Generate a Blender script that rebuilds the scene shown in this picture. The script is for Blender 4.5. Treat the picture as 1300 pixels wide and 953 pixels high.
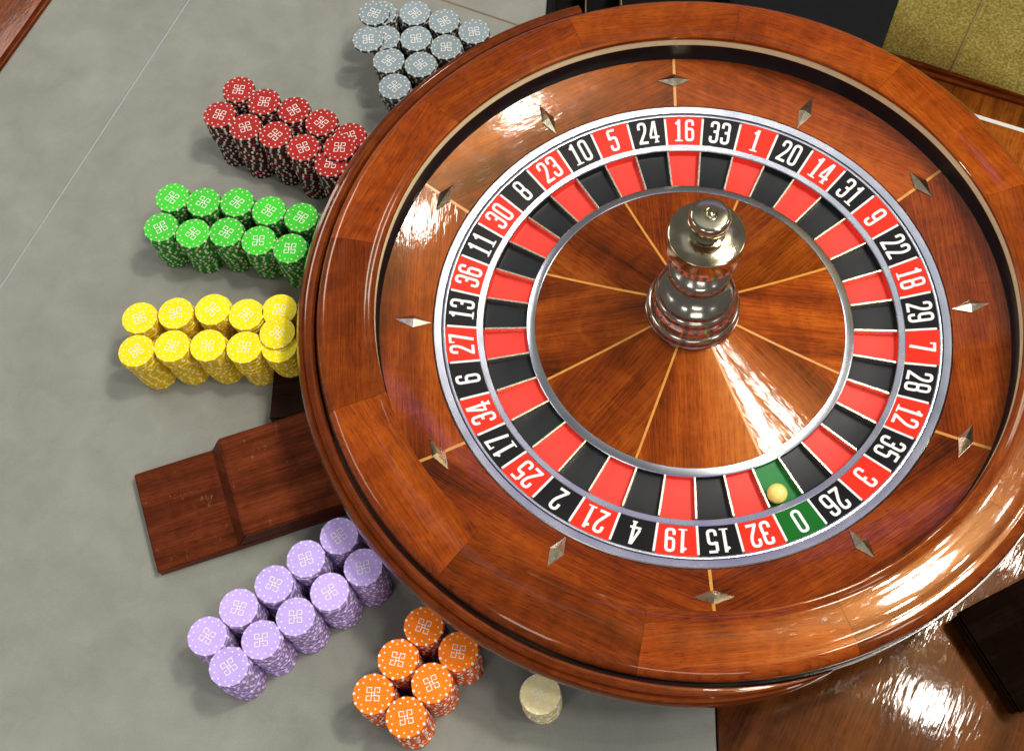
import bpy, math, random
from math import pi, sin, cos, radians, hypot, atan2
from mathutils import Vector

random.seed(7)
S = bpy.context.scene
COL = S.collection
for o in list(bpy.data.objects):
    bpy.data.objects.remove(o)

# ------------------------------------------------------------------ camera
cd = bpy.data.cameras.new('camera')
cam = bpy.data.objects.new('camera', cd)
COL.objects.link(cam)
cam.location = (-0.1114, -0.5538, 1.049)
cam.rotation_euler = (0.4021, 0.0169, 0.0154)
cd.sensor_width = 36
cd.lens = 38.86
cd.shift_x = -0.0484
cd.shift_y = 0.0337
cd.clip_start = 0.01
cd.clip_end = 50
S.camera = cam

# ------------------------------------------------------------------ world, lamps, exposure
w = bpy.data.worlds.new('World')
S.world = w
w.use_nodes = True
bg = w.node_tree.nodes['Background']
bg.inputs[0].default_value = (1.0, 0.98, 0.95, 1)
bg.inputs[1].default_value = 0.15


def lamp(name, kind, loc, power, size=0.1, col=(1, 1, 1), target=None, size_y=None, shape='DISK'):
    l = bpy.data.lights.new(name, kind)
    l.energy = power
    l.color = col
    if kind == 'AREA':
        l.shape = shape
        l.size = size
        if size_y:
            l.size_y = size_y
    else:
        l.shadow_soft_size = size
    o = bpy.data.objects.new(name, l)
    COL.objects.link(o)
    o.location = loc
    if target is not None:
        d = Vector(target) - Vector(loc)
        o.rotation_euler = d.to_track_quat('-Z', 'Y').to_euler()
    return o


WARM = (1.0, 0.93, 0.82)
for x, y, z, p, d in [(0.75, 0.95, 2.2, 5.0, 0.13), (0.52, 0.53, 2.2, 4.0, 0.11), (0.92, -0.05, 2.2, 4.5, 0.11), (0.95, 0.40, 2.6, 30.0, 0.27), (1.20, 0.42, 2.2, 2.5, 0.08), (1.14, 0.12, 2.2, 2.5, 0.08), (1.05, -0.55, 2.6, 17.0, 0.40)]:  # last entry is an added key light, set where its reflection stays unseen
    lamp('chandelier_and_key_lamp', 'AREA', (x, y, z), p, d, WARM, (0, 0, 0))
for ring, (rad, cnt) in enumerate([(0.13, 10), (0.23, 16), (0.33, 22), (0.44, 28)]):
    for i in range(cnt):
        a = 2 * pi * (i + 0.3 * ring) / cnt
        tint = random.choice([(1, .95, .85), (1, .78, .40), (1, .78, .40), (.75, .75, 1), (1, 1, 1)])
        lamp('chandelier_bead', 'POINT', (0.84 + rad * cos(a), 0.42 + rad * sin(a), 2.12 + 0.05 * ring), 0.10, 0.006, tint)
# unseen light panels added round the wheel for fill, turret reflections and rim glints
for az, el, dist, pw, sx, sy, c in [(185, 30, 2.8, 8, 0.9, 0.45, (1, .96, .9)), (236, 40, 2.8, 9, 0.5, 0.7, (1, .97, .93)), (272, 27, 2.8, 9, 1.1, 0.22, (1, .95, .86)),
                                    (318, 36, 2.8, 8, 0.35, 0.6, (1, .97, .93)), (8, 28, 2.8, 8, 0.7, 0.4, (1, .94, .84)), (142, 33, 2.8, 20, 0.9, 0.5, (1, .97, .92))]:
    a_, e_ = radians(az), radians(el)
    lamp('fill_panel', 'AREA', (dist * cos(e_) * cos(a_), dist * cos(e_) * sin(a_), dist * sin(e_)), pw * 0.78, sx, c, (0, 0, 0), sy, 'RECTANGLE')
# broad cool ceiling panel and the violet strip along the far wall
lamp('ceiling_panel', 'AREA', (-0.02, 0.92, 2.7), 1.9, 1.4, (0.76, 0.84, 1.0), (-0.1, 0.1, 0), 0.95, 'RECTANGLE')
lamp('violet_strip', 'AREA', (0.45, 1.75, 2.2), 0.6, 1.5, (0.45, 0.25, 1.0), (0, 0, 0), 0.06, 'RECTANGLE')

lamp('violet_strip', 'AREA', (0.1, -1.5, 2.0), 1.0, 1.6, (0.45, 0.25, 1.0), (0, 0, 0), 0.05, 'RECTANGLE')

vs = S.view_settings
vs.view_transform = 'Standard'
vs.look = 'None'
vs.exposure = 0.12
vs.gamma = 1.0
vs.use_curve_mapping = False
S.render.engine = 'CYCLES'


# ------------------------------------------------------------------ material helpers
class NT:
    def __init__(self, name):
        self.m = bpy.data.materials.new(name)
        self.m.use_nodes = True
        self.t = self.m.node_tree
        self.b = self.t.nodes['Principled BSDF']

    def n(self, typ, **kw):
        nd = self.t.nodes.new(typ)
        for k, v in kw.items():
            if k.startswith('i_'):
                nd.inputs[int(k[2:])].default_value = v
            else:
                setattr(nd, k, v)
        return nd

    def l(self, a, b):
        self.t.links.new(a, b)

    def mapv(self, vec, sc, loc=(0, 0, 0)):
        mp = self.n('ShaderNodeMapping')
        mp.inputs['Scale'].default_value = sc
        mp.inputs['Location'].default_value = loc
        self.l(vec, mp.inputs['Vector'])
        return mp.outputs[0]

    def noise(self, vec, scale=1.0, detail=3.0, rough=0.55, dist=0.0):
        nd = self.n('ShaderNodeTexNoise')
        nd.inputs['Scale'].default_value = scale
        nd.inputs['Detail'].default_value = detail
        nd.inputs['Roughness'].default_value = rough
        nd.inputs['Distortion'].default_value = dist
        self.l(vec, nd.inputs['Vector'])
        return nd.outputs['Fac']

    def math(self, op, a, b=None, clamp=False):
        nd = self.n('ShaderNodeMath', operation=op, use_clamp=clamp)
        for i, v in enumerate((a, b)):
            if v is None:
                continue
            if isinstance(v, (int, float)):
                nd.inputs[i].default_value = v
            else:
                self.l(v, nd.inputs[i])
        return nd.outputs[0]

    def ramp(self, fac, stops):
        nd = self.n('ShaderNodeValToRGB')
        el = nd.color_ramp.elements
        while len(el) > 1:
            el.remove(el[-1])
        el[0].position, el[0].color = stops[0][0], tuple(stops[0][1]) + (1,)
        for p, c in stops[1:]:
            e = el.new(p)
            e.color = tuple(c) + (1,)
        self.l(fac, nd.inputs[0])
        return nd.outputs[0]

    def bump(self, h, strength, dist=0.001, normal=None):
        nd = self.n('ShaderNodeBump')
        nd.inputs['Strength'].default_value = strength
        nd.inputs['Distance'].default_value = dist
        self.l(h, nd.inputs['Height'])
        if normal is not None:
            self.l(normal, nd.inputs['Normal'])
        return nd.outputs[0]

    def set(self, **kw):
        for k, v in kw.items():
            self.b.inputs[k.replace('_', ' ')].default_value = v
        return self


def plain(name, col, rough=0.5, metal=0.0, coat=0.0, spec=0.5, mottled=0.0, scale=60.0):
    t = NT(name)
    t.b.inputs['Base Color'].default_value = tuple(col) + (1,)
    t.set(Roughness=rough, Metallic=metal)
    t.b.inputs['Coat Weight'].default_value = coat
    t.b.inputs['Coat Roughness'].default_value = 0.08
    t.b.inputs['Specular IOR Level'].default_value = spec
    if mottled:
        tc = t.n('ShaderNodeTexCoord')
        f = t.noise(tc.outputs['Object'], scale, 4)
        if 'chip_face' in name:
            oi = t.n('ShaderNodeObjectInfo')
            f = t.math('ADD', t.math('MULTIPLY', f, 0.7), t.math('MULTIPLY', oi.outputs['Random'], 0.35))
        lo = [c * (1 - mottled) for c in col]
        hi = [min(1, c * (1 + mottled)) for c in col]
        t.l(t.ramp(f, [(0.3, lo), (0.7, hi)]), t.b.inputs['Base Color'])
        r = t.math('MULTIPLY_ADD', f, 0.25)
        t.t.nodes[-1].inputs[2].default_value = max(0.03, rough - 0.12)
        t.l(r, t.b.inputs['Roughness'])
    return t.m


def wood(name, dark, mid, light, coat=1.0, rough=0.26, ripple=0.10, band=45.0, scratch=0.0, tintvar=0.20, bandw=0.5, crossw=0.24, spec=0.34):
    t = NT(name)
    uv = t.n('ShaderNodeUVMap')
    uv.uv_map = 'UVMap'
    oi = t.n('ShaderNodeObjectInfo')
    sc = t.n('ShaderNodeVectorMath', operation='SCALE')
    cmb = t.n('ShaderNodeCombineXYZ')
    t.l(oi.outputs['Random'], cmb.inputs[0])
    t.l(oi.outputs['Random'], cmb.inputs[1])
    sc.inputs['Scale'].default_value = 37.0
    t.l(cmb.outputs[0], sc.inputs[0])
    ad = t.n('ShaderNodeVectorMath', operation='ADD')
    t.l(uv.outputs[0], ad.inputs[0])
    t.l(sc.outputs[0], ad.inputs[1])
    v = ad.outputs[0]
    grain = t.noise(t.mapv(v, (14, 420, 1)), 1, 5, 0.65, 0.4)
    bands = t.noise(t.mapv(v, (3.0, band, 1)), 1, 3, 0.5, 0.5)
    cross = t.noise(t.mapv(v, (46, 30, 1)), 1, 3, 0.6, 0.8)
    pores = t.noise(t.mapv(v, (70, 900, 1)), 1, 2, 0.5)
    a = t.math('MULTIPLY', bands, bandw)
    b = t.math('MULTIPLY', grain, 0.36)
    c = t.math('MULTIPLY', cross, crossw)
    s = t.math('ADD', t.math('ADD', a, b), c)
    mean = (bandw + 0.36 + crossw) * 0.5
    col = t.ramp(s, [(mean - 0.17, dark), (mean - 0.01, mid), (mean + 0.16, light)])
    pr = t.ramp(pores, [(0.30, (0.42, 0.34, 0.30)), (0.45, (1, 1, 1))])
    mx = t.n('ShaderNodeMix', data_type='RGBA', blend_type='MULTIPLY')
    mx.inputs[0].default_value = 0.8
    t.l(col, mx.inputs[6])
    t.l(pr, mx.inputs[7])
    hs = t.n('ShaderNodeHueSaturation')
    t.l(mx.outputs[2], hs.inputs['Color'])
    vv = t.math('MULTIPLY', oi.outputs['Random'], 2 * tintvar)
    t.l(t.math('ADD', vv, 1 - tintvar), hs.inputs['Value'])
    t.l(hs.outputs[0], t.b.inputs['Base Color'])
    t.set(Roughness=rough)
    t.b.inputs['Specular IOR Level'].default_value = spec
    t.b.inputs['Specular Tint'].default_value = (1.0, 0.52, 0.17, 1)
    t.b.inputs['Coat Weight'].default_value = coat
    t.b.inputs['Coat IOR'].default_value = 1.36
    tc = t.n('ShaderNodeTexCoord')
    ob = tc.outputs['Object']
    rp = t.noise(t.mapv(v, (42, 130, 1)), 1, 2, 0.5, 0.3)
    fine = t.noise(t.mapv(v, (24, 620, 1)), 1, 2, 0.5)
    hgt = t.math('ADD', t.math('MULTIPLY', rp, 0.75), t.math('MULTIPLY', fine, 0.16))
    nb = t.bump(hgt, ripple, 0.0016)
    t.l(nb, t.b.inputs['Coat Normal'])
    sm = t.noise(ob, 14, 4)
    t.l(t.math('ADD', t.math('MULTIPLY', sm, 0.10), 0.0), t.b.inputs['Coat Roughness'])
    if scratch:
        sn = t.noise(t.mapv(v, (160, 60, 1)), 1, 6, 0.75)
        f = t.ramp(sn, [(0.60, (0, 0, 0)), (0.70, (1, 1, 1))])
        mk = t.noise(t.mapv(v, (14, 14, 1)), 1, 1)
        f2 = t.ramp(mk, [(0.50, (0, 0, 0)), (0.66, (1, 1, 1))])
        k = t.math('MULTIPLY', t.math('MULTIPLY', f, f2), scratch)
        m2 = t.n('ShaderNodeMix', data_type='RGBA')
        t.l(k, m2.inputs[0])
        t.l(hs.outputs[0], m2.inputs[6])
        m2.inputs[7].default_value = (0.42, 0.24, 0.12, 1)
        t.l(m2.outputs[2], t.b.inputs['Base Color'])
    return t.m


def brushed(name, col, rough=0.28):
    t = NT(name)
    tc = t.n('ShaderNodeTexCoord')
    uv = t.n('ShaderNodeUVMap')
    uv.uv_map = 'UVMap'
    f = t.noise(t.mapv(uv.outputs[0], (6, 2500, 1)), 1, 3)
    g = t.noise(tc.outputs['Object'], 25, 3)
    t.l(t.ramp(f, [(0.25, [c * 0.93 for c in col]), (0.75, col)]), t.b.inputs['Base Color'])
    t.set(Metallic=1.0)
    t.l(t.math('ADD', t.math('MULTIPLY', g, 0.16), rough - 0.08), t.b.inputs['Roughness'])
    return t.m


M = {}
M['rim'] = wood('mahogany_rim', (0.075, 0.010, 0.0012), (0.215, 0.0345, 0.0028), (0.37, 0.078, 0.006), ripple=0.035, band=20, bandw=0.42, crossw=0.27, tintvar=0.26)
M['bowl'] = wood('sapele_bowl_veneer', (0.036, 0.0048, 0.001), (0.195, 0.0285, 0.0024), (0.39, 0.080, 0.007), ripple=0.115, band=15, bandw=0.76, crossw=0.20, tintvar=0.08)
M['cone'] = wood('sapele_cone_veneer', (0.046, 0.0065, 0.001), (0.205, 0.033, 0.0026), (0.41, 0.092, 0.008), ripple=0.14, band=22, bandw=0.64, crossw=0.20, tintvar=0.32)
M['molding'] = wood('mahogany_molding', (0.045, 0.007, 0.0012), (0.145, 0.024, 0.0026), (0.26, 0.056, 0.006), ripple=0.015, band=60, bandw=0.35, spec=0.2)
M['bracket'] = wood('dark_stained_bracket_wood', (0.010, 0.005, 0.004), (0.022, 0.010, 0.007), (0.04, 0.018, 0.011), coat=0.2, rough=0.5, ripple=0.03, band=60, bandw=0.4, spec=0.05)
M['reflection_lid'] = wood('dark_reflection_lid_wood', (0.0015, 0.001, 0.0008), (0.004, 0.002, 0.0015), (0.009, 0.004, 0.003), coat=0.0, rough=0.7, ripple=0.03, band=60, bandw=0.4, spec=0.02)  # near black, carrying the table's dark reflection in its colour
M['block'] = wood('worn_mahogany_block', (0.026, 0.0048, 0.003), (0.088, 0.0165, 0.006), (0.175, 0.038, 0.013), coat=0.15, rough=0.5, ripple=0.06, band=55, scratch=0.9, bandw=0.4, spec=0.12)
M['table'] = wood('polished_table_wood', (0.030, 0.008, 0.003), (0.080, 0.022, 0.006), (0.155, 0.047, 0.012), ripple=0.12, band=30, bandw=0.5, spec=0.07)
M['ribbon'] = wood('ribbon_mahogany_ledge', (0.10, 0.020, 0.003), (0.26, 0.062, 0.007), (0.46, 0.14, 0.018), ripple=0.06, band=60, bandw=0.7, spec=0.2)
M['rail'] = wood('mahogany_rail', (0.05, 0.008, 0.002), (0.13, 0.024, 0.005), (0.24, 0.056, 0.011), coat=0.35, ripple=0.06, band=70, bandw=0.45, spec=0.12)
M['inlay'] = plain('boxwood_inlay', (0.62, 0.27, 0.035), 0.35, 0, 0.8, mottled=0.12, scale=160)
M['silver'] = brushed('brushed_silver', (0.62, 0.65, 0.72), 0.25)
M['brass'] = plain('satin_brass_ring', (0.80, 0.70, 0.42), 0.42, 0.25, mottled=0.05, scale=60)
M['nickel'] = plain('warm_polished_nickel', (0.44, 0.41, 0.35), 0.07, 1.0, mottled=0.04, scale=80)
M['olive_brass'] = plain('polished_olive_brass', (0.47, 0.425, 0.285), 0.09, 1.0, mottled=0.04, scale=80)
M['fret'] = plain('pale_brass_fret', (0.86, 0.80, 0.62), 0.28, 1.0, mottled=0.05, scale=200)
M['diamond'] = plain('polished_deflector_metal', (0.92, 0.83, 0.60), 0.20, 1.0, mottled=0.05, scale=200)
M['black'] = plain('black_lacquer', (0.006, 0.006, 0.007), 0.22, 0, 0.5, mottled=0.2, scale=30)
M['track'] = plain('black_track_wall', (0.007, 0.007, 0.009), 0.34, 0, 0.0, 0.2, mottled=0.2, scale=30)
M['plate_red'] = plain('red_number_enamel', (0.86, 0.028, 0.012), 0.4, 0, 0.0, 0.15, mottled=0.03)
M['plate_black'] = plain('black_number_enamel', (0.006, 0.006, 0.007), 0.4, 0, 0.0, 0.15, mottled=0.1)
M['plate_green'] = plain('green_number_enamel', (0.006, 0.13, 0.014), 0.4, 0, 0.0, 0.15, mottled=0.05)
M['pocket_red'] = plain('red_pocket_lining', (0.80, 0.055, 0.04), 0.45, 0, 0.0, 0.2, mottled=0.05, scale=40)
M['pocket_black'] = plain('black_pocket_lining', (0.016, 0.018, 0.021), 0.42, 0, 0.0, 0.2, mottled=0.12, scale=40)
M['pocket_green'] = plain('green_pocket_lining', (0.02, 0.20, 0.045), 0.45, 0, 0.0, 0.2, mottled=0.06, scale=40)
M['white'] = plain('white_enamel', (0.86, 0.86, 0.85), 0.4, mottled=0.03)
M['ball'] = plain('ivory_ball', (0.95, 0.75, 0.20), 0.14, 0, 0.6, mottled=0.03, scale=90)
M['print'] = plain('white_chip_print', (0.84, 0.82, 0.76), 0.5, mottled=0.03)


def felt_mat():
    t = NT('grey_suede_felt')
    tc = t.n('ShaderNodeTexCoord')
    ob = tc.outputs['Object']
    big = t.noise(ob, 5.5, 5, 0.6, 0.6)
    mid = t.noise(ob, 26, 5, 0.62, 0.5)
    fine = t.noise(ob, 520, 3, 0.7)
    s = t.math('ADD', t.math('ADD', t.math('MULTIPLY', big, 0.42), t.math('MULTIPLY', mid, 0.38)), t.math('MULTIPLY', fine, 0.34))
    t.l(t.ramp(s, [(0.36, (0.200, 0.206, 0.181)), (0.57, (0.258, 0.266, 0.235)), (0.78, (0.316, 0.325, 0.290))]), t.b.inputs['Base Color'])
    t.set(Roughness=0.95)
    t.b.inputs['Specular IOR Level'].default_value = 0.1
    t.b.inputs['Sheen Weight'].default_value = 0.15
    t.b.inputs['Sheen Roughness'].default_value = 0.5
    t.l(t.bump(t.math('ADD', mid, t.math('MULTIPLY', fine, 0.6)), 0.25, 0.0006), t.b.inputs['Normal'])
    return t.m


M['felt'] = felt_mat()
M['seam'] = plain('pale_seam_cord', (0.34, 0.36, 0.38), 0.7, mottled=0.1, scale=300)
M['seam_brown'] = plain('brown_seam_cord', (0.20, 0.13, 0.07), 0.7, mottled=0.1, scale=300)


def gold_mat():
    t = NT('mottled_gold_laminate')
    tc = t.n('ShaderNodeTexCoord')
    ob = tc.outputs['Object']
    a = t.noise(ob, 330, 3, 0.6, 0.3)
    b = t.noise(ob, 40, 2)
    s = t.math('ADD', t.math('MULTIPLY', a, 0.85), t.math('MULTIPLY', b, 0.15))
    t.l(t.ramp(s, [(0.36, (0.42, 0.35, 0.05)), (0.5, (0.66, 0.56, 0.13)), (0.64, (0.92, 0.84, 0.28))]), t.b.inputs['Base Color'])
    t.set(Roughness=0.6)
    t.b.inputs['Specular IOR Level'].default_value = 0.15
    return t.m


M['gold'] = gold_mat()
M['matte_black'] = plain('matte_black_lid', (0.006, 0.005, 0.005), 0.75, 0, 0.0, 0.1, mottled=0.3, scale=40)
M['gold_trim'] = plain('pale_gold_trim', (0.80, 0.72, 0.40), 0.4, mottled=0.05)
M['carpet'] = plain('dark_carpet', (0.004, 0.004, 0.006), 0.95, mottled=0.4, scale=60)

CH = {}
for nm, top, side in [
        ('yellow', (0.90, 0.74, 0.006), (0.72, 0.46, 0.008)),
        ('green', (0.050, 0.56, 0.030), (0.012, 0.19, 0.012)),  # side green darkened to hold the shade on the stack sides
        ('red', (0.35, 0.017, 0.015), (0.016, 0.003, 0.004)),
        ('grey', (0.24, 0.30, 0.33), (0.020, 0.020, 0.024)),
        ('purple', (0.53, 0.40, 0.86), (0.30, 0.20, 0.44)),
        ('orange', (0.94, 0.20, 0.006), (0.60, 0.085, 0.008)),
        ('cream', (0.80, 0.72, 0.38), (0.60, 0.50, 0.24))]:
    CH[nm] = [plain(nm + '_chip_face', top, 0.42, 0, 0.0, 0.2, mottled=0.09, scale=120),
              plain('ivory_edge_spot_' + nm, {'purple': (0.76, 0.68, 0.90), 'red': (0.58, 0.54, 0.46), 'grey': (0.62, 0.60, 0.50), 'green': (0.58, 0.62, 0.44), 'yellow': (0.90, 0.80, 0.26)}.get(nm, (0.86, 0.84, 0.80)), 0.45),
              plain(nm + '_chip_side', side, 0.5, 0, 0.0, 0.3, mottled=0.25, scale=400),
              M['print']]


# ------------------------------------------------------------------ object helpers
def mesh(name, verts, faces, uvs=None, fm=None, mats=(), smooth=False):
    me = bpy.data.meshes.new(name)
    me.from_pydata(verts, [], faces)
    ul = me.uv_layers.new(name='UVMap')
    if uvs is not None:
        vi = [0] * len(me.loops)
        me.loops.foreach_get('vertex_index', vi)
        flat = []
        for i in vi:
            flat += [uvs[i][0], uvs[i][1]]
        ul.data.foreach_set('uv', flat)
    for m in mats:
        me.materials.append(m)
    if fm:
        me.polygons.foreach_set('material_index', fm)
    if smooth:
        me.polygons.foreach_set('use_smooth', [True] * len(me.polygons))
    me.update()
    return me


def obj(name, me, parent=None, loc=(0, 0, 0), rz=0.0):
    o = bpy.data.objects.new(name, me)
    COL.objects.link(o)
    o.location = loc
    o.rotation_euler = (0, 0, rz)
    if parent is not None:
        o.parent = parent
    return o


def thing(name, label, cat, loc=(0, 0, 0), group=None):
    o = bpy.data.objects.new(name, None)
    COL.objects.link(o)
    o.location = loc
    o.empty_display_size = 0.02
    return tag(o, label, cat, group)


def tag(o, label, cat, group=None, kind=None):
    o['label'] = label
    o['category'] = cat
    if group:
        o['group'] = group
    if kind:
        o['kind'] = kind
    return o


def sharp_smooth(me, ang=35):
    """smooth shading with sharp edges above ang degrees"""
    me.polygons.foreach_set('use_smooth', [True] * len(me.polygons))
    import bmesh
    bm = bmesh.new()
    bm.from_mesh(me)
    for e in bm.edges:
        if len(e.link_faces) == 2 and e.calc_face_angle(0) > radians(ang):
            e.smooth = False
        elif len(e.link_faces) != 2:
            e.smooth = False
    bmesh.ops.recalc_face_normals(bm, faces=bm.faces)
    bm.to_mesh(me)
    bm.free()
    return me


def lathe(name, prof, mats, a0=0.0, a1=2 * pi, n=96, closed=True, uvmode='ring', mid=None, caps=True, ang=35, fm=None):
    """revolve (r, z) points about the z axis; closed joins the last point to the first.
    uvmode: 'ring' arc length / profile length; 'tan' straight grain along the tangent at mid; 'rad' along the radius at mid"""
    full = abs(a1 - a0 - 2 * pi) < 1e-6
    m = n if full else n + 1
    k = len(prof)
    V, UV, F, FM = [], [], [], []
    pl = [0.0]
    for i in range(1, k):
        pl.append(pl[-1] + hypot(prof[i][0] - prof[i - 1][0], prof[i][1] - prof[i - 1][1]))
    mid = (a0 + a1) / 2 if mid is None else mid
    for i in range(m):
        a = a0 + (a1 - a0) * i / n
        for j, (r, z) in enumerate(prof):
            V.append((r * cos(a), r * sin(a), z))
            if uvmode == 'ring':
                UV.append((a * 0.38, pl[j]))
            elif uvmode == 'tan':
                UV.append((r * sin(a - mid), r * cos(a - mid) + z * 0.7))
            else:
                UV.append((r * cos(a - mid), r * sin(a - mid)))
    for i in range(m if full else n):
        i2 = (i + 1) % m
        for j in range(k if closed else k - 1):
            j2 = (j + 1) % k
            F.append((i * k + j, i * k + j2, i2 * k + j2, i2 * k + j))
            FM.append(fm[j] if fm else 0)
    if not full and closed and caps:
        F.append(tuple(range(k)))
        F.append(tuple((m - 1) * k + j for j in reversed(range(k))))
        FM += [0, 0]
    me = mesh(name, V, F, UV, FM, mats)
    return sharp_smooth(me, ang)


def box_mesh(name, sx, sy, sz, mat, bev=0.0015, grain='x'):
    """box with its base centre at the origin and bevelled edges"""
    import bmesh
    bm = bmesh.new()
    bmesh.ops.create_cube(bm, size=1)
    for v in bm.verts:
        v.co = Vector((v.co.x * sx, v.co.y * sy, (v.co.z + 0.5) * sz))
    if bev:
        bmesh.ops.bevel(bm, geom=list(bm.edges), offset=bev, segments=2, affect='EDGES')
    return finish_bm(bm, name, mat, grain)


def finish_bm(bm, name, mat, grain='x', ang=30):
    ul = bm.loops.layers.uv.new('UVMap')
    bm.normal_update()
    for f in bm.faces:
        nx, ny, nz = (abs(c) for c in f.normal)
        for lp in f.loops:
            x, y, z = lp.vert.co
            u, v = (x, y + z) if grain == 'x' else (y, x + z)
            lp[ul].uv = (u, v)
    for e in bm.edges:
        if len(e.link_faces) == 2 and e.calc_face_angle(0) > radians(ang):
            e.smooth = False
    for f in bm.faces:
        f.smooth = True
    me = bpy.data.meshes.new(name)
    bm.to_mesh(me)
    bm.free()
    me.materials.append(mat)
    return me


def prism(name, pts, z0, z1, mat, grain_dir=0.0, bev=0.0):
    """extruded polygon, plan points counter-clockwise; grain along grain_dir (radians)"""
    import bmesh
    bm = bmesh.new()
    top = [bm.verts.new((x, y, z1)) for x, y in pts]
    bot = [bm.verts.new((x, y, z0)) for x, y in pts]
    bm.faces.new(top)
    bm.faces.new(list(reversed(bot)))
    n = len(pts)
    for i in range(n):
        j = (i + 1) % n
        bm.faces.new((bot[i], bot[j], top[j], top[i]))
    if bev:
        bmesh.ops.bevel(bm, geom=list(bm.edges), offset=bev, segments=2, affect='EDGES')
    ul = bm.loops.layers.uv.new('UVMap')
    c, s = cos(grain_dir), sin(grain_dir)
    for f in bm.faces:
        for lp in f.loops:
            x, y, z = lp.vert.co
            lp[ul].uv = (x * c + y * s, -x * s + y * c + z)
    bm.normal_update()
    for e in bm.edges:
        if len(e.link_faces) == 2 and e.calc_face_angle(0) > radians(30):
            e.smooth = False
    me = bpy.data.meshes.new(name)
    bm.to_mesh(me)
    bm.free()
    me.materials.append(mat)
    return me


def strip_xy(pts, t, closed=False):
    """flat stroke of width t along a polyline: (verts, quads)"""
    n = len(pts)
    L, R = [], []
    for i in range(n):
        p = Vector(pts[i])
        if closed:
            a, b = Vector(pts[i - 1]), Vector(pts[(i + 1) % n])
        else:
            a = Vector(pts[i - 1]) if i else None
            b = Vector(pts[i + 1]) if i < n - 1 else None
        d1 = (p - a).normalized() if a is not None else None
        d2 = (b - p).normalized() if b is not None else None
        d1 = d1 or d2
        d2 = d2 or d1
        n1, n2 = Vector((-d1.y, d1.x)), Vector((-d2.y, d2.x))
        mm = (n1 + n2)
        mm = mm / max(0.35, mm.dot(n1))
        L.append(p + mm * t / 2)
        R.append(p - mm * t / 2)
    V = [tuple(v) for v in L + R]
    F = []
    for i in range(n if closed else n - 1):
        j = (i + 1) % n
        F.append((i + n, j + n, j, i))
    return V, F


def fillet(pts, rad, seg=4, closed=False):
    out = []
    n = len(pts)
    for i in range(n):
        if not closed and i in (0, n - 1):
            out.append(tuple(pts[i]))
            continue
        p, a, b = Vector(pts[i]), Vector(pts[i - 1]), Vector(pts[(i + 1) % n])
        r = min(rad, (p - a).length * 0.499, (b - p).length * 0.499)
        q0, q1 = p + (a - p).normalized() * r, p + (b - p).normalized() * r
        for s in range(seg + 1):
            u = s / seg
            out.append(tuple(q0 * (1 - u) ** 2 + p * 2 * u * (1 - u) + q1 * u * u))
    return out


# ------------------------------------------------------------------ table (the surface everything stands on)
T = -0.085
floor = obj('floor', mesh('floor', [(-4, -4, -0.9), (4, -4, -0.9), (4, 4, -0.9), (-4, 4, -0.9)], [(0, 1, 2, 3)], mats=[M['carpet']]))
floor['kind'] = 'structure'

table = thing('gaming_table', 'grey felt gaming table with mahogany edges under the roulette wheel', 'table', (0, 0, T))


def tab(name, pts, z0, z1, mat, gd=0.0, bev=0.0):
    return obj(name, prism(name, pts, z0, z1, mat, gd, bev), table)


def lerp(a, b, t):
    return (a[0] + (b[0] - a[0]) * t, a[1] + (b[1] - a[1]) * t)


# seam one runs (-0.644,0.518) -> (-0.804,0.08); the rail edge (-0.829,0.518) -> (-0.873,0.397)
def on(a, b, y):
    return (a[0] + (b[0] - a[0]) * (y - a[1]) / (b[1] - a[1]), y)


SA, SB = (-0.644, 0.518), (-0.804, 0.08)
RA, RB = (-0.829, 0.518), (-0.873, 0.397)
Y1, Y0 = 0.80, -0.75
FELT_TOP = [(-0.460, 0.580), (-0.291, 0.511), (-0.222, 0.482), (-0.168, 0.459)]
g = 0.0009
p_hi, p_lo = on(SA, SB, Y1), on(SA, SB, Y0)
r_hi, r_lo = on(RA, RB, Y1), on(RA, RB, Y0)
# felt left of the seam
tab('felt_panel', [r_lo, (p_lo[0] - g, Y0), (p_hi[0] - g, Y1), r_hi], -0.03, 0, M['felt'], 0, 0.0006)
# second seam direction, felt beyond it
sd = Vector((0.069, -0.029)).normalized()
q0 = Vector((-0.291, 0.511))


def sline(x):
    return (x, q0.y + (x - q0.x) * sd.y / sd.x)


xs = -0.150
xi = p_hi[0] + 0.0
# intersection of seam two with seam one
k1 = (SB[0] - SA[0]) / (SB[1] - SA[1])
yy = 0.6
for _ in range(40):
    xx = SA[0] + (yy - SA[1]) * k1
    yy = sline(xx)[1]
tab('felt_panel', [(p_lo[0] + g, Y0), (0.02, Y0), (0.02, 0.30), (xs, 0.36), (xs, sline(xs)[1] - g), (xx + g, yy - g)], -0.03, 0, M['felt'], 0, 0.0006)
tab('felt_panel', [(xx + g, yy + g), (xs - 0.020, sline(xs - 0.02)[1] + g), (-0.165, 0.56), (-0.165, Y1), (p_hi[0] + g, Y1)], -0.03, 0, M['felt'], 0, 0.0006)


def cord(name, a, b, wd, z, mat):
    d = (Vector(b) - Vector(a)).normalized()
    n = Vector((-d.y, d.x)) * wd / 2
    a, b = Vector(a), Vector(b)
    return tab(name, [tuple(a - n), tuple(b - n), tuple(b + n), tuple(a + n)], -0.02, z, mat, atan2(d.y, d.x))


cord('felt_seam', p_lo, p_hi, 0.0022, -0.0002, M['seam'])
cord('felt_seam', (xx, yy), sline(xs - 0.001), 0.0020, -0.0002, M['seam_brown'])
# edge rail at the far left
tab('edge_rail', [(r_lo[0] - 0.16, Y0), (r_lo[0] - 0.001, Y0), (r_hi[0] - 0.001, Y1), (r_hi[0] - 0.16, Y1)], -0.05, 0.008, M['rail'], atan2(0.121, 0.044), 0.004)
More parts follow.
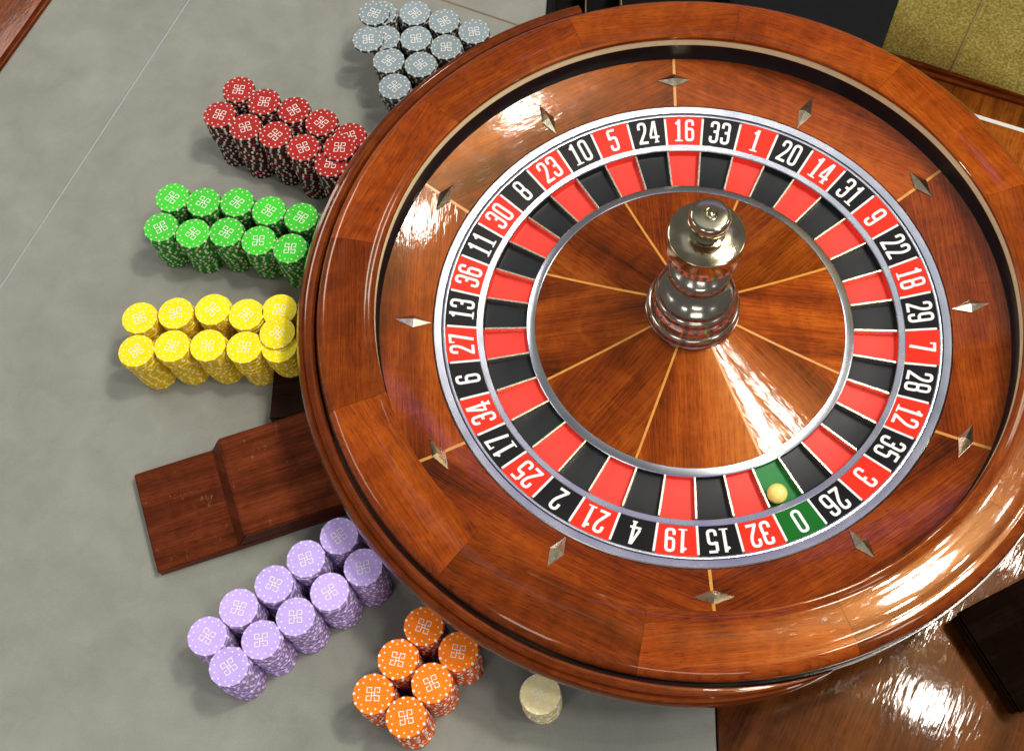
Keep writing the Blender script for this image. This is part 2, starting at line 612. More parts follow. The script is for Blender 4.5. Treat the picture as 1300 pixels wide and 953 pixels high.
# polished wooden top to the right of the wheel
WT = [(0.022, -0.75), (0.80, -0.75), (0.80, 0.189), (0.365, 0.3785), (0.30, 0.36), (0.022, 0.299)]
tab('wood_top', WT, -0.03, 0.0, M['table'], radians(62), 0.001)
# ribbon-figured ledge with its white inlay and the rail behind
LD = Vector((0.930, -0.366)).normalized()
LN = Vector((0.366, 0.930)).normalized()


def band(name, s0, s1, n0, n1, z0, z1, mat, gd, bev=0.0):
    o = Vector((0.384, 0.321))
    pts = [o + LD * s0 + LN * n0, o + LD * s1 + LN * n0, o + LD * s1 + LN * n1, o + LD * s0 + LN * n1]
    return tab(name, [tuple(p) for p in pts], z0, z1, mat, gd, bev)


LA = atan2(LD.y, LD.x)
band('ribbon_ledge', -0.16, 0.45, 0.0034, 0.0370, -0.03, 0.0042, M['ribbon'], LA + pi / 2)
band('white_inlay', -0.16, 0.45, -0.0022, 0.0033, -0.03, 0.0046, M['white'], LA)
band('ribbon_ledge', -0.16, 0.45, -0.070, -0.0023, -0.03, 0.0042, M['ribbon'], LA + pi / 2)
rail = band('back_rail', -0.20, 0.45, 0.0372, 0.0545, -0.03, 0.014, M['rail'], LA, 0.0055)

# gold pillar behind the rail
GT = Vector((0.91667, -0.39964))
GN = Vector((0.39964, 0.91667))
G0 = Vector((0.3103, 0.3988))
pil = thing('display_pillar', 'mottled gold laminate pillar rising behind the wooden rail', 'pillar', (G0.x, G0.y, -0.30))


def pil_box(name, s0, s1, n0, n1, z0, z1, mat, bev):
    pts = [GT * s0 + GN * n0, GT * s1 + GN * n0, GT * s1 + GN * n1, GT * s0 + GN * n1]
    return obj(name, prism(name, [tuple(p) for p in pts], z0, z1, mat, 0, bev), pil)


pil_box('laminate_panel', -0.055, 0.0348, 0.004, 0.13, 0.0, 0.62, M['gold'], 0.001)
pil_box('laminate_panel', 0.0362, 0.40, 0.004, 0.13, 0.0, 0.62, M['gold'], 0.0006)
pil_box('trim_strip', 0.0350, 0.0360, 0.0025, 0.125, 0.20, 0.62, M['gold_trim'], 0)
pil_box('plinth', -0.05, 0.39, 0.010, 0.12, -0.58, -0.001, M['black'], 0.001)

# black tray beyond the felt at the top edge
tray = thing('chip_tray', 'black open tray beyond the far felt edge with two thin brown dividers', 'tray', (-0.04, 0.60, -0.14))
for nm, sx, sy, sz, x, y, z, m in [
        ('tray_floor', 0.24, 0.26, 0.006, 0, 0, 0, 'matte_black'),
        ('tray_wall', 0.006, 0.26, 0.058, -0.117, 0, 0.006, 'matte_black'), ('tray_wall', 0.006, 0.26, 0.058, 0.117, 0, 0.006, 'matte_black'),
        ('tray_wall', 0.228, 0.006, 0.058, 0, -0.127, 0.006, 'matte_black'), ('tray_wall', 0.228, 0.006, 0.058, 0, 0.127, 0.006, 'matte_black'),
        ('divider', 0.0015, 0.246, 0.050, -0.075, 0, 0.006, 'seam_brown'), ('divider', 0.0015, 0.246, 0.050, -0.028, 0, 0.006, 'seam_brown')]:
    obj(nm, box_mesh(nm, sx, sy, sz, M[m], min(0.0012, sx * 0.3)), tray, (x, y, z))

# black bracket poking out below the rim
br = obj('wheel_bracket', box_mesh('wheel_bracket', 0.12, 0.072, 0.024, M['bracket'], 0.002), None, (-0.398, -0.058, T + 0.0005), radians(2))
tag(br, 'low dark wooden bracket poking out from under the wheel between yellow chips and wooden block', 'bracket')

# low dark box added in place of a dark reflection on the tabletop
bx = thing('dark_reflection_box', 'near black box added for a dark reflection on the table right of the wheel', 'box', (0.334, -0.326, T + 0.0005))
obj('reflection_box_body', box_mesh('reflection_box_body', 0.105, 0.105, 0.020, M['bracket'], 0.002), bx, (0.0, 0.0, 0), radians(27))
obj('reflection_box_lid', box_mesh('reflection_box_lid', 0.109, 0.109, 0.008, M['reflection_lid'], 0.0025), bx, (0.0, 0.0, 0.0202), radians(27))

# ------------------------------------------------------------------ roulette bowl
bowl = thing('roulette_bowl', 'large polished mahogany roulette bowl with brass ball track and diamond studs', 'roulette wheel', (0, 0, T + 0.0005))


def bp(name, me):
    o = obj(name, me, bowl, (0, 0, -T - 0.0005))
    return o


RIM = [(0.3318, 0.0440), (0.3303, 0.0512), (0.3284, 0.0545), (0.3283, 0.0580), (0.3308, 0.0598), (0.3335, 0.0596), (0.3362, 0.0577), (0.3400, 0.0567),
       (0.3500, 0.0572), (0.3620, 0.0575), (0.3710, 0.0570), (0.3750, 0.0562), (0.3768, 0.0566), (0.3800, 0.0561), (0.3830, 0.0548), (0.3857, 0.0526), (0.3878, 0.0498),
       (0.3891, 0.0465), (0.3896, 0.0430), (0.3885, 0.0395), (0.3850, 0.0375), (0.3700, 0.036), (0.3400, 0.036)]
for k in range(12):
    a = radians(140.5 + 30 * k)
    e = 0.00035
    bp('rim_segment', lathe('rim_segment', RIM, [M['rim']], a + e, a + radians(30) - e, 14, True, 'tan'))
# brass ring and black wall of the ball track
bp('brass_ring', lathe('brass_ring', [(0.3300, 0.0510), (0.3291, 0.0485), (0.3289, 0.0442), (0.3296, 0.0432), (0.3350, 0.0432), (0.3330, 0.0510)], [M['brass']], n=160))
bp('track_wall', lathe('track_wall', [(0.3304, 0.0429), (0.3306, 0.034), (0.3302, 0.0232), (0.3290, 0.0206), (0.3310, 0.0190), (0.3390, 0.0190), (0.3390, 0.0429)], [M['track']], n=160))


def zb(r):
    u = (r - 0.2755) / (0.3275 - 0.2755)
    return 0.0028 + 0.0140 * u + 0.0028 * u * u


rs = [0.2755 + 0.0535 * i / 8 for i in range(9)]
top = [(r, zb(r)) for r in rs]
bot = [(0.3290, 0.006), (0.2755, -0.012)]
for k in range(6):
    a = radians(92 + 60 * k)
    e = 0.0016 / 0.30
    bp('bowl_panel', lathe('bowl_panel', top + bot, [M['bowl']], a + e, a + radians(60) - e, 30, True, 'tan'))
for k in range(6):
    a = radians(92 + 60 * k)
    V, F = [], []
    for i, r in enumerate(rs):
        for s in (-1, 1):
            V.append((r * cos(a) - s * 0.00155 * sin(a), r * sin(a) + s * 0.00155 * cos(a), zb(r) + 0.0001))
    for i, r in enumerate(rs):
        for s in (-1, 1):
            V.append((r * cos(a) - s * 0.00155 * sin(a), r * sin(a) + s * 0.00155 * cos(a), zb(r) - 0.004))
    nn = len(rs)
    for i in range(nn - 1):
        F.append((2 * i, 2 * i + 2, 2 * i + 3, 2 * i + 1))
        F.append((2 * i, 2 * nn + 2 * i, 2 * nn + 2 * i + 2, 2 * i + 2))
        F.append((2 * i + 1, 2 * i + 3, 2 * nn + 2 * i + 3, 2 * nn + 2 * i + 1))
    bp('bowl_inlay', mesh('bowl_inlay', V, F, None, None, [M['inlay']]))


# diamond studs: a four sided pyramid with a small flat and a thin base
def diamond_mesh():
    a, b = 0.0195, 0.0075
    V = [(a, 0, 0), (0, b, 0), (-a, 0, 0), (0, -b, 0), (a, 0, 0.0012), (0, b, 0.0012), (-a, 0, 0.0012), (0, -b, 0.0012), (0, 0, 0.0066)]
    F = [(0, 1, 5, 4), (1, 2, 6, 5), (2, 3, 7, 6), (3, 0, 4, 7), (4, 5, 8), (5, 6, 8), (6, 7, 8), (7, 4, 8)]
    return mesh('diamond_stud', V, F, None, None, [M['diamond']])


dm = diamond_mesh()
for k in range(12):
    a = radians(92.1 + 30 * k)
    tang = k % 2 == 0
    r = 0.3050 if tang else 0.2955
    sl = 0.29
    z = zb(r) + 0.0002
    o = obj('diamond_stud', dm, bowl, (r * cos(a), r * sin(a), z - T - 0.0005))
    er = Vector((cos(a), sin(a), sl)).normalized()
    et = Vector((-sin(a), cos(a), 0))
    x = et if tang else er
    zz = er.cross(et).normalized()
    y = zz.cross(x)
    from mathutils import Matrix
    o.rotation_euler = Matrix((x, y, zz)).transposed().to_euler()

# wooden collar round the left half, black lip and body under the rim
MOL = [(0.3925, 0.020), (0.3925, 0.041), (0.3945, 0.0445), (0.3985, 0.0455), (0.4025, 0.0440), (0.4040, 0.0415), (0.4052, 0.0425), (0.4082, 0.0420), (0.4110, 0.0385),
       (0.4122, 0.0330), (0.4110, 0.0260), (0.4060, 0.0200), (0.4020, 0.008), (0.3990, -0.010)]
MOLI = [(0.3940, -0.010)]
mol = lathe('outer_molding', MOL + MOLI, [M['molding']], radians(107.5), radians(287), 120, True, 'ring')
for v in mol.vertices:                       # the collar thins out towards its near end
    a_ = math.degrees(atan2(v.co.y, v.co.x)) % 360
    u_ = max(0.0, (a_ - 262) / 25.0)
    if u_ > 0:
        r_ = hypot(v.co.x, v.co.y)
        f_ = (0.3925 + (r_ - 0.3925) * max(0.02, 1 - u_ * u_)) / r_
        v.co.x *= f_
        v.co.y *= f_
        v.co.z -= 0.014 * u_ * u_
bp('outer_molding', mol)
bp('black_lip', lathe('black_lip', [(0.3700, 0.0352), (0.3915, 0.0352), (0.3922, 0.0300), (0.3905, 0.0235), (0.3700, 0.0225)], [M['black']], n=128))
bp('bowl_body', lathe('bowl_body', [(0.2400, -0.030), (0.3300, 0.004), (0.3680, 0.0345), (0.3695, 0.0220), (0.3640, -0.010), (0.3480, -0.040), (0.3400, -0.0845), (0.2400, -0.0845)], [M['black']], n=96))

# ------------------------------------------------------------------ rotor
rotor = thing('roulette_rotor', 'spinning number wheel with red and black pockets and a tall polished turret', 'roulette wheel', (0, 0, -0.03))


def rp(name, me, parent=None):
    o = obj(name, me, rotor, (0, 0, 0.03))
    return o


SEQ = [16, 33, 1, 20, 14, 31, 9, 22, 18, 29, 7, 28, 12, 35, 3, 26, 0, 32, 15, 19, 4, 21, 2, 25, 17, 34, 6, 27, 13, 36, 11, 30, 8, 23, 10, 5, 24]
REDS = {1, 3, 5, 7, 9, 12, 14, 16, 18, 19, 21, 23, 25, 27, 30, 32, 34, 36}
STEP = 2 * pi / 37
RO_, RI_ = 0.2620, 0.2290


def zn(r):
    return -0.0075 * (RO_ - r) / (RO_ - RI_)


# rings
rp('outer_ring', lathe('outer_ring', [(0.2662, 0.0016), (0.2700, 0.0026), (0.2735, 0.0034), (0.2748, 0.0026), (0.2748, -0.012), (0.2662, -0.012)], [M['silver']], n=160))
rp('gap_ring', lathe('gap_ring', [(0.2652, -0.0015), (0.2660, -0.0015), (0.2660, -0.012), (0.2652, -0.012)], [M['black']], n=160))
rp('number_rim', lathe('number_rim', [(0.2621, 0.0006), (0.2638, 0.0012), (0.2650, 0.0010), (0.2650, -0.012), (0.2621, -0.012)], [M['silver']], n=160))
rp('pocket_ring', lathe('pocket_ring', [(0.2216, -0.0090), (0.2224, -0.0080), (0.2280, -0.0068), (0.2289, -0.0072), (0.2289, -0.020), (0.2216, -0.020)], [M['silver']], n=160))
rp('inner_ring', lathe('inner_ring', [(0.1664, -0.0108), (0.1672, -0.0102), (0.1745, -0.0112), (0.1757, -0.0120), (0.1757, -0.023), (0.1664, -0.023)], [M['silver']], n=160))


# digits, drawn as strokes in a box one unit wide and 2.4 high
def rr(x0, y0, x1, y1, rad):
    return fillet([(x0, (y0 + y1) / 2), (x0, y1), (x1, y1), (x1, y0), (x0, y0)], rad, 5, True)


X0, X1, B0, B1, TW = 0.15, 0.85, 0.13, 2.27, 0.29


def fl(p, rad=0.36):
    return fillet(p, rad, 5)


DIG = {
    0: [(rr(X0, B0, X1, B1, 0.36), TW, True)],
    1: [([(0.56, 0.0), (0.56, 2.4)], 0.31, False), ([(0.16, 0.07), (0.98, 0.07)], 0.14, False), ([(0.20, 1.90), (0.50, 2.14)], 0.26, False)],
    2: [(fl([(X0, 1.60), (X0, B1), (X1, B1), (X1, 1.45), (X0 + 0.02, 0.22)], 0.38), TW, False), ([(0.0, 0.14), (1.0, 0.14)], 0.28, False)],
    3: [(fl([(X0, 1.72), (X0, B1), (X1, B1), (X1, 1.26), (0.40, 1.26)], 0.36), TW, False), (fl([(0.42, 1.26), (X1, 1.26), (X1, B0), (X0, B0), (X0, 0.72)], 0.36), TW, False)],
    4: [([(0.62, 2.36), (0.10, 0.80)], 0.26, False), ([(0.0, 0.64), (1.05, 0.64)], 0.24, False), ([(0.70, 0.0), (0.70, 2.40)], 0.29, False), ([(0.45, 0.07), (0.95, 0.07)], 0.14, False)],
    5: [([(0.14, 2.27), (0.94, 2.27)], 0.26, False), (fl([(X0, 2.2), (X0, 1.30)], 0.1), TW, False), (fl([(X0, 1.32), (0.30, 1.46), (X1, 1.46), (X1, B0), (X0, B0), (X0, 0.70)], 0.34), TW, False)],
    6: [(rr(X0, B0, X1, 1.36, 0.36), TW, True), (fl([(X0, 0.7), (X0, B1), (X1, B1), (X1, 1.72)], 0.36), TW, False)],
    7: [([(0.0, 2.27), (1.0, 2.27)], 0.26, False), ([(0.84, 2.22), (0.42, 0.0)], 0.31, False), ([(0.07, 2.3), (0.07, 1.86)], 0.15, False)],
    8: [(rr(X0 + .01, 1.20, X1 - .01, B1, 0.33), TW - 0.02, True), (rr(X0, B0, X1, 1.22, 0.34), TW, True)],
}
DIG[9] = [([(1 - x, 2.4 - y) for x, y in p], t, c) for p, t, c in DIG[6]]


def number_mesh(num, mid):
    ds = str(num)
    h = 0.0260
    s = h / 2.4
    wx = s * 0.98
    gap = 0.22
    tot = len(ds) + gap * (len(ds) - 1)
    V, F = [], []
    lay = 0
    rm = (RO_ + RI_) / 2
    for i, ch in enumerate(ds):
        for pts, t, cl in DIG[int(ch)]:
            v, f = strip_xy(pts, t, cl)
            n0 = len(V)
            for x, y in v:
                tx = (x + i * (1 + gap) - tot / 2) * wx
                r0 = rm + (y - 1.2) * s
                # x runs clockwise when the digit's top faces outwards
                r = hypot(r0, tx)
                px = r0 * cos(mid) + tx * sin(mid)
                py = r0 * sin(mid) - tx * cos(mid)
                V.append((px, py, zn(r) + 0.00055 + lay * 0.00003))
            F += [tuple(n0 + q for q in ff) for ff in f]
            lay += 1
    me = mesh('numeral', V, F, None, None, [M['white']])
    for p in me.polygons:
        if p.normal.z < 0:
            p.flip()
    return me


for i, num in enumerate(SEQ):
    a1 = pi / 2 + pi / 37 - STEP * i
    a0 = a1 - STEP
    mid = (a0 + a1) / 2
    c = 'green' if num == 0 else ('red' if num in REDS else 'black')
    e = 0.0013 / 0.245
    # number plate
    pr = [(RI_ + 0.0001, zn(RI_) + 0.0001), (RO_, zn(RO_) + 0.0001), (RO_, -0.011), (RI_ + 0.0001, -0.018)]
    pl = rp('number_plate', lathe('number_plate', pr, [M['plate_' + c]], a0 + e * 0.9, a1 - e * 0.9, 8, True, 'tan'))
    nm = obj('numeral', number_mesh(num, mid), pl)
    pl['label'] = f'{c} plate numbered {num}'
    # pocket: floor and end walls in one lining
    wl = [(0.1758, -0.0125), (0.1762, -0.0186), (0.1800, -0.0193), (0.2180, -0.0188), (0.2208, -0.0180), (0.2215, -0.0095), (0.2215, -0.0215), (0.1758, -0.0215)]
    po = rp('pocket', lathe('pocket', wl, [M['pocket_' + c]], a0 + 0.0004, a1 - 0.0004, 8, True, 'tan'))
    po['label'] = f'{c} ball pocket inside number {num}'
# white dividers between plates and brass frets between pockets
dv = box_mesh('plate_divider', RO_ - RI_ - 0.0004, 0.00245, 0.006, M['white'], 0.0003)
fr = box_mesh('pocket_fret', 0.0448, 0.0019, 0.0098, M['fret'], 0.0005)
for i in range(37):
    a = pi / 2 + pi / 37 - STEP * i
    rm = (RO_ + RI_) / 2
    o = obj('plate_divider', dv, rotor, (rm * cos(a), rm * sin(a), 0.03 + zn(rm) - 0.0056))
    o.rotation_euler = (0, -atan2(0.0075, RO_ - RI_), a)
    rm = 0.1986
    o = obj('pocket_fret', fr, rotor, (rm * cos(a), rm * sin(a), 0.03 - 0.0195))
    o.rotation_euler = (0, -0.045, a)


# cone of eight veneer panels with boxwood lines
def zc(r):
    u = (0.166 - r) / (0.166 - 0.045)
    return -0.0112 + 0.024 * u + 0.006 * u * u


cr = [0.0440 + (0.1662 - 0.0440) * i / 10 for i in range(11)]
for k in range(8):
    a = radians(69.2 + 45 * k)
    e = 0.0011
    V, F, UV = [], [], []
    n = 20
    for j, r in enumerate(cr):
        ee = e / r
        for i in range(n + 1):
            t = a + ee + (pi / 4 - 2 * ee) * i / n
            m_ = a + pi / 8
            V.append((r * cos(t), r * sin(t), zc(r)))
            UV.append((r * cos(t - m_), r * sin(t - m_)))
    for j in range(len(cr) - 1):
        for i in range(n):
            q = j * (n + 1) + i
            F.append((q, q + n + 1, q + n + 2, q + 1))
    q0_ = len(V)
    for r in (cr[0], cr[-1]):
        for i in range(n + 1):
            ee = e / r
            t = a + ee + (pi / 4 - 2 * ee) * i / n
            V.append((r * cos(t), r * sin(t), zc(r) - 0.008))
            UV.append((r * cos(t - a), r * sin(t - a)))
    last = (len(cr) - 1) * (n + 1)
    for i in range(n):
        F.append((i, i + 1, q0_ + i + 1, q0_ + i))
        F.append((last + i + 1, last + i, q0_ + n + 1 + i, q0_ + n + 2 + i))
    me = mesh('cone_panel', V, F, UV, None, [M['cone']])
    rp('cone_panel', sharp_smooth(me, 40))
    V, F = [], []
    for z_ in (0.0001, -0.004):
        for r in cr:
            for s in (-1, 1):
                V.append((r * cos(a) - s * 0.00125 * sin(a), r * sin(a) + s * 0.00125 * cos(a), zc(r) + z_))
    nn = len(cr)
    for i in range(nn - 1):
        F.append((2 * i, 2 * i + 2, 2 * i + 3, 2 * i + 1))
        F.append((2 * i, 2 * nn + 2 * i, 2 * nn + 2 * i + 2, 2 * i + 2))
        F.append((2 * i + 1, 2 * i + 3, 2 * nn + 2 * i + 3, 2 * nn + 2 * i + 1))
    rp('cone_inlay', mesh('cone_inlay', V, F, None, None, [M['inlay']]))

# turret
tur = obj('turret', lathe('turret', [
    (0.0, 0.010), (0.0440, 0.0125), (0.0478, 0.0165), (0.0492, 0.0215), (0.0490, 0.0250), (0.0480, 0.0256), (0.0480, 0.0312), (0.0488, 0.0318),
    (0.0482, 0.0345), (0.0468, 0.0365), (0.0452, 0.0372), (0.0446, 0.0400), (0.0448, 0.0430), (0.0440, 0.0465), (0.0424, 0.0490), (0.0418, 0.0512),
    (0.0412, 0.0520), (0.0412, 0.0556), (0.0420, 0.0562), (0.0416, 0.0590), (0.0402, 0.0612), (0.0388, 0.0618), (0.0384, 0.0628), (0.0384, 0.0670), (0.0390, 0.0676),
(0.0375, 0.0703), (0.0320, 0.0742), (0.0262, 0.0808), (0.0216, 0.0895), (0.0200, 0.0980), (0.0230, 0.1030), (0.0292, 0.1040),
    (0.0309, 0.1048), (0.0315, 0.1062), (0.0306, 0.1085), (0.0276, 0.1115), (0.0235, 0.1150), (0.0200, 0.1195), (0.0178, 0.1260), (0.0172, 0.1345), (0.0300, 0.1375), (0.0, 0.1375)],
    [M['nickel']], n=96, closed=False, ang=50), rotor, (0, 0, 0.03))
obj('flange', lathe('flange', [(0.0, 0.1376), (0.0345, 0.1376), (0.0358, 0.1390), (0.0362, 0.1410), (0.0357, 0.1422), (0.0357, 0.1640), (0.0363, 0.1652), (0.0362, 0.1668),
                               (0.0350, 0.1678), (0.0180, 0.1680), (0.0155, 0.1684), (0.0135, 0.1696), (0.0, 0.1696)], [M['olive_brass']], n=96, closed=False, ang=40), tur)
obj('knob', lathe('knob', [(0.0, 0.1697), (0.0134, 0.1697), (0.0118, 0.1718), (0.0108, 0.1755), (0.0108, 0.1790), (0.0122, 0.1822), (0.0135, 0.1836), (0.0172, 0.1850), (0.0192, 0.1875), (0.0197, 0.1910),
                           (0.0195, 0.1950), (0.0184, 0.1978), (0.0168, 0.1990), (0.0150, 0.1994), (0.0066, 0.1994), (0.0060, 0.1986), (0.0054, 0.1988), (0.0046, 0.2004), (0.0028, 0.2018), (0.0, 0.2022)],
                  [M['olive_brass']], n=64, closed=False, ang=40), tur)
M['chk_red'] = plain('red_enamel_check', (0.26, 0.022, 0.014), 0.35, 0, 0.4)
M['chk_dark'] = plain('dark_green_check', (0.03, 0.035, 0.02), 0.3, 0, 0.4)
for r, z0, z1, n in [(0.0487, 0.0262, 0.0308, 32), (0.0418, 0.0524, 0.0553, 28), (0.0390, 0.0632, 0.0667, 28)]:
    V, F, FM = [], [], []
    m = n * 8
    for i in range(m):
        a = 2 * pi * i / m
        for q, zz in ((r, z0), (r, z1), (r - 0.001, z1), (r - 0.001, z0)):
            V.append((q * cos(a), q * sin(a), zz))
    for i in range(m):
        j = (i + 1) % m
        for q in range(4):
            p = (q + 1) % 4
            F.append((i * 4 + q, j * 4 + q, j * 4 + p, i * 4 + p))
            FM.append((i // 4) % 2)
    obj('check_band', mesh('check_band', V, F, None, FM, [M['chk_red'], M['chk_dark']]), tur)

# ball
bl = obj('roulette_ball', lathe('roulette_ball', [(0.0103 * sin(pi * i / 24), -0.0103 * cos(pi * i / 24)) for i in range(25)], [M['ball']], n=48, closed=False, ang=80),
         None, (0.2100 * cos(radians(-67.1)), 0.2100 * sin(radians(-67.1)), -0.0188 + 0.0104))
tag(bl, 'glossy yellow ivory ball resting in the green zero pocket', 'ball')

# ------------------------------------------------------------------ wooden block
blk = thing('wooden_block', 'scuffed dark mahogany block of two steps sticking out from under the wheel', 'block', (-0.50, -0.18, T + 0.0005))
bc = Vector((-0.50, -0.18))


def blk_prism(name, prof, mat):
    """side profile along the block's length (s, z), extruded across its width"""
    import bmesh
    bm = bmesh.new()
    A = Vector((-0.5785, -0.2110))            # middle of the outer end
    L = Vector((0.0860, 0.0310)).normalized()
    N = Vector((-L.y, L.x))
    hw = 0.0583
    sk = -0.0020
    rows = []
    for sgn in (-1, 1):
        rows.append([bm.verts.new((A.x + L.x * s + N.x * sgn * hw - bc.x + L.x * sk * sgn, A.y + L.y * s + N.y * sgn * hw - bc.y + L.y * sk * sgn, z)) for s, z in prof])
    bm.faces.new(rows[0])
    bm.faces.new(list(reversed(rows[1])))
    n = len(prof)
    for i in range(n):
        j = (i + 1) % n
        bm.faces.new((rows[0][j], rows[0][i], rows[1][i], rows[1][j]))
    bmesh.ops.recalc_face_normals(bm, faces=bm.faces)
    bmesh.ops.bevel(bm, geom=list(bm.edges), offset=0.0013, segments=2, affect='EDGES')
    ul = bm.loops.layers.uv.new('UVMap')
    for f in bm.faces:
        for lp in f.loops:
            x, y, z = lp.vert.co
            lp[ul].uv = (x * L.x + y * L.y, x * N.x + y * N.y + z)
    bm.normal_update()
    for e in bm.edges:
        if len(e.link_faces) == 2 and e.calc_face_angle(0) > radians(30):
            e.smooth = False
    me = bpy.data.meshes.new(name)
    bm.to_mesh(me)
    bm.free()
    me.materials.append(mat)
    return obj(name, me, blk)


blk_prism('lower_step', [(0, 0), (0.205, 0), (0.205, 0.0125), (0, 0.0125)], M['block'])
blk_prism('upper_step', [(0.0865, 0.0127), (0.205, 0.0127), (0.205, 0.0345), (0.1000, 0.0345)], M['block'])

# ------------------------------------------------------------------ chips
CR, CHH = 0.0194, 0.0033


def chip_data(printed):
    angs = []
    for k in range(12):
        for d in (-3.6, 3.6, 11.2, 18.8):
            angs.append(radians(30 * k + d))
    n = len(angs)
    t = CHH - 0.00008
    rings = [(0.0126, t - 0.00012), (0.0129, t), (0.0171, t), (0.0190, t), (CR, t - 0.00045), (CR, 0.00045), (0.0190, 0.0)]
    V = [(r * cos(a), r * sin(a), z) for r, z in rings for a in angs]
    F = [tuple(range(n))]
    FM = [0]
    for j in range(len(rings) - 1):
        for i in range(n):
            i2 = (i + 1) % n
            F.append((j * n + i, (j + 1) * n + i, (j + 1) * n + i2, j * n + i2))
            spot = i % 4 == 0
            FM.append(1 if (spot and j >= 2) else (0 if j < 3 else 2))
    F.append(tuple(reversed([(len(rings) - 1) * n + i for i in range(n)])))
    FM.append(2)
    if printed:
        u = 0.0043
        base = [(0.34, -0.34), (0.34, 1.42), (1.42, 1.42), (1.42, 0.42), (0.74, 0.42)]
        zt = t + 0.00004
        for q in range(4):
            c, s = cos(q * pi / 2), sin(q * pi / 2)
            v, f = strip_xy([((x * c - y * s) * u, (x * s + y * c) * u) for x, y in base], 0.00078)
            n0 = len(V)
            V += [(x, y, zt + q * 0.00001) for x, y in v]
            F += [tuple(n0 + p for p in ff) for ff in f]
            FM += [3] * len(f)
        for k in range(12):
            a = radians(30 * k + 15)
            n0 = len(V)
            V += [(0.0143 * cos(a) + 0.00085 * cos(p * pi / 4), 0.0143 * sin(a) + 0.00085 * sin(p * pi / 4), zt) for p in range(8)]
            F.append(tuple(range(n0, n0 + 8)))
            FM.append(3)
    return V, F, FM


PV, PF, PM = chip_data(True)
LV, LF, LM = chip_data(False)
# the printed strips may face down: orient by area
def fix(V, F):
    out = []
    for f in F:
        p = [Vector(V[i]) for i in f[:3]]
        out.append(f)
    return out


TOPM, LOWM = {}, {}
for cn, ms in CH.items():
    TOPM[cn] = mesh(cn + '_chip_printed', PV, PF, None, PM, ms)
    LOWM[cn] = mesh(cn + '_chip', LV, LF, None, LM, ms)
    for me in (TOPM[cn], LOWM[cn]):
        for p in me.polygons:
            if p.material_index == 3 and p.normal.z < 0:
                p.flip()

ROWS = [
    ('yellow', 'back', [(-.601, .006), (-.562, .012), (-.522, .017), (-.484, .011), (-.448, .017)]),
    ('yellow', 'front', [(-.598, -.034), (-.560, -.028), (-.521, -.027), (-.481, -.029), (-.443, -.028)]),
    ('green', 'back', [(-.589, .162), (-.552, .156), (-.513, .156), (-.475, .145), (-.437, .136)]),
    ('green', 'front', [(-.596, .122), (-.558, .114), (-.520, .116), (-.482, .105), (-.445, .095)]),
    ('red', 'back', [(-.532, .316), (-.499, .298), (-.462, .286), (-.427, .268), (-.391, .248)]),
    ('red', 'front', [(-.550, .279), (-.517, .261), (-.480, .250), (-.445, .232), (-.410, .210)]),
    ('grey', 'farthest', [(-.369, .434), (-.327, .434), (-.290, .421), (-.252, .405)]),
    ('grey', 'second', [(-.362, .395), (-.323, .394), (-.285, .381)]),
    ('grey', 'third', [(-.354, .360), (-.315, .354)]),
    ('grey', 'nearest', [(-.344, .321)]),
    ('purple', 'back', [(-.477, -.341), (-.450, -.313), (-.418, -.289), (-.389, -.263), (-.358, -.239)]),
    ('purple', 'front', [(-.452, -.370), (-.424, -.344), (-.393, -.321), (-.362, -.296), (-.331, -.271)]),
    ('orange', 'back', [(-.311, -.394), (-.290, -.361), (-.267, -.329)]),
    ('orange', 'front', [(-.278, -.415), (-.256, -.383), (-.232, -.353)]),
    ('cream', 'only', [(-.152, -.392)]),
]
LEAN = {'yellow': (0.0034, 0.0024), 'green': (-0.002, 0.005), 'red': (0.006, -0.008), 'purple': (0.0009, -0.004), 'grey': (0.005, 0.004), 'orange': (0, -.002), 'cream': (0, 0)}
ORD = {1: ['only'], 2: ['left', 'right'], 3: ['leftmost', 'middle', 'rightmost'], 4: ['leftmost', 'second', 'third', 'rightmost'], 5: ['leftmost', 'second', 'middle', 'fourth', 'rightmost']}
NTH = ['top', 'second', 'third', 'fourth', 'fifth', 'sixth', 'seventh', 'eighth', 'ninth', 'tenth', 'eleventh', 'twelfth', 'thirteenth', 'fourteenth', 'fifteenth', 'sixteenth',
       'seventeenth', 'eighteenth', 'nineteenth', 'bottom']
NCH = 20
# how many chips, counted from the top, stand as things of their own
OWN = {('purple', 'front'): 20, ('yellow', 'front'): 20, ('green', 'front'): 9, ('orange', 'front'): 3}


def one_chip(cn, x, y, z, label, printed=True, rz=None, tilt=(0, 0)):
    o = obj('casino_chip', TOPM[cn] if printed else LOWM[cn], None, (x, y, z), random.uniform(0, 2 * pi) if rz is None else rz)
    o.rotation_euler = (tilt[0], tilt[1], o.rotation_euler.z)
    return tag(o, label, 'casino chip', cn + ' casino chips stacked on the felt')


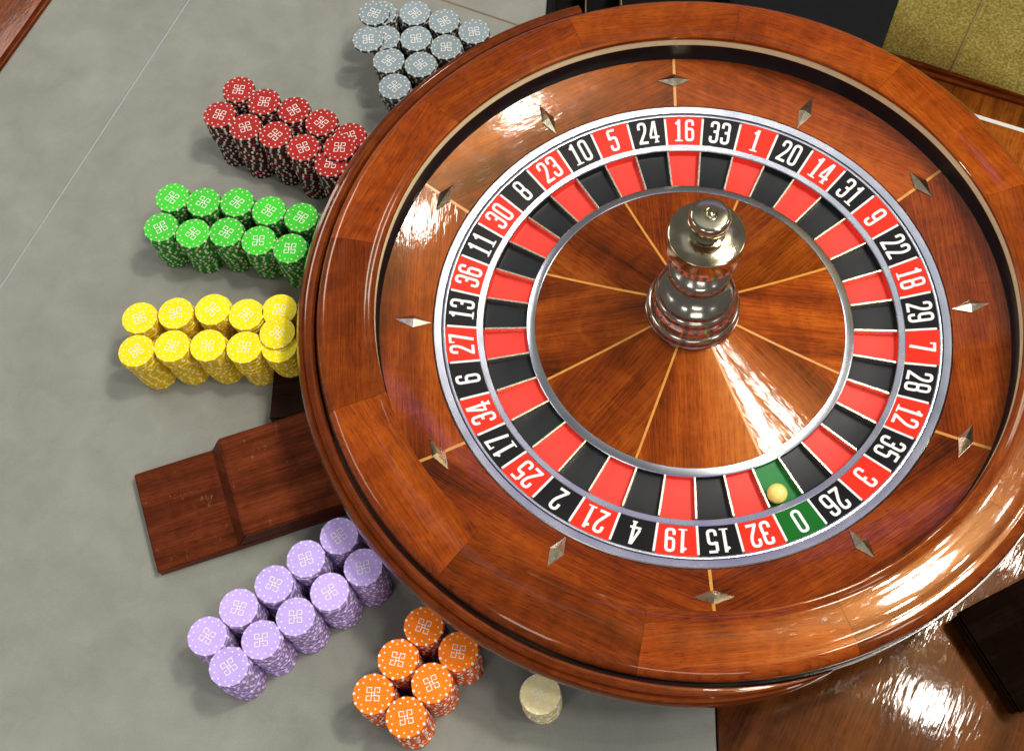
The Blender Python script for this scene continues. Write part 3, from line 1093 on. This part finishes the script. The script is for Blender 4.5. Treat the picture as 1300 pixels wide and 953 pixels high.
rest = []      # chips joined into one mass: (colour, x, y, z, angle)
for cn, row, pts in ROWS:
    lx, ly = LEAN[cn]
    for si, (x, y) in enumerate(pts):
        own = OWN.get((cn, row), 1)
        pos = ORD[len(pts)][si]
        if row == 'only':
            where = f"the {cn} stack beside the wheel's lower edge"
        elif len(pts) == 1:
            where = f'the single stack in the {row} row of {cn} chips'
        else:
            where = f'the {pos} stack in the {row} row of {cn} chips'
        if cn == 'grey':
            where = where.replace('second row', 'second farthest row').replace('third row', 'third farthest row')
        wob = random.uniform(0, 2 * pi)
        for k in range(NCH):
            u = 1 - k / (NCH - 1)
            jx = random.gauss(0, 0.00036) + lx * u + 0.0006 * sin(wob + k * 0.5)
            jy = random.gauss(0, 0.00036) + ly * u + 0.0006 * cos(wob + k * 0.4)
            if k == NCH - 1:
                jx = jy = 0
            z = T + 0.0003 + k * CHH
            fromtop = NCH - 1 - k
            if fromtop < own:
                if fromtop == 0:
                    lab = f'{cn} chip on top of {where}'
                elif k == 0:
                    lab = f'lowest {cn} chip of {where}'
                else:
                    lab = f'{NTH[fromtop]} chip from the top of {where}'
                one_chip(cn, x + jx, y + jy, z, lab, fromtop == 0)
            else:
                rest.append((cn, x + jx, y + jy, z, random.uniform(0, 2 * pi)))

zt = T + 0.0003 + NCH * CHH + 0.0001
one_chip('yellow', -.446, -.013, zt, 'loose yellow chip bridging the two yellow stacks nearest the wheel')
one_chip('red', -.401, .230, zt, 'loose red chip bridging the two red stacks nearest the wheel')
one_chip('grey', -.377, .431, zt, 'loose grey chip lying on the far left corner stack of grey chips')
one_chip('grey', -.381, .390, zt, 'loose grey chip overhanging the left end of the second farthest grey row')

V, F, FM, MATS = [], [], [], []
idx = {}
for cn, ms in CH.items():
    idx[cn] = len(MATS)
    MATS += ms
for cn, x, y, z, a in rest:
    n0 = len(V)
    c, s = cos(a), sin(a)
    V += [(vx * c - vy * s + x, vx * s + vy * c + y, vz + z) for vx, vy, vz in LV]
    F += [tuple(i + n0 for i in f) for f in LF]
    FM += [m + idx[cn] for m in LM]
pile = obj('lower_casino_chips', mesh('lower_casino_chips', V, F, None, FM, MATS))
tag(pile, 'remaining lower chips of the stacks in all colours standing on the felt', 'casino chips', None, 'stuff')
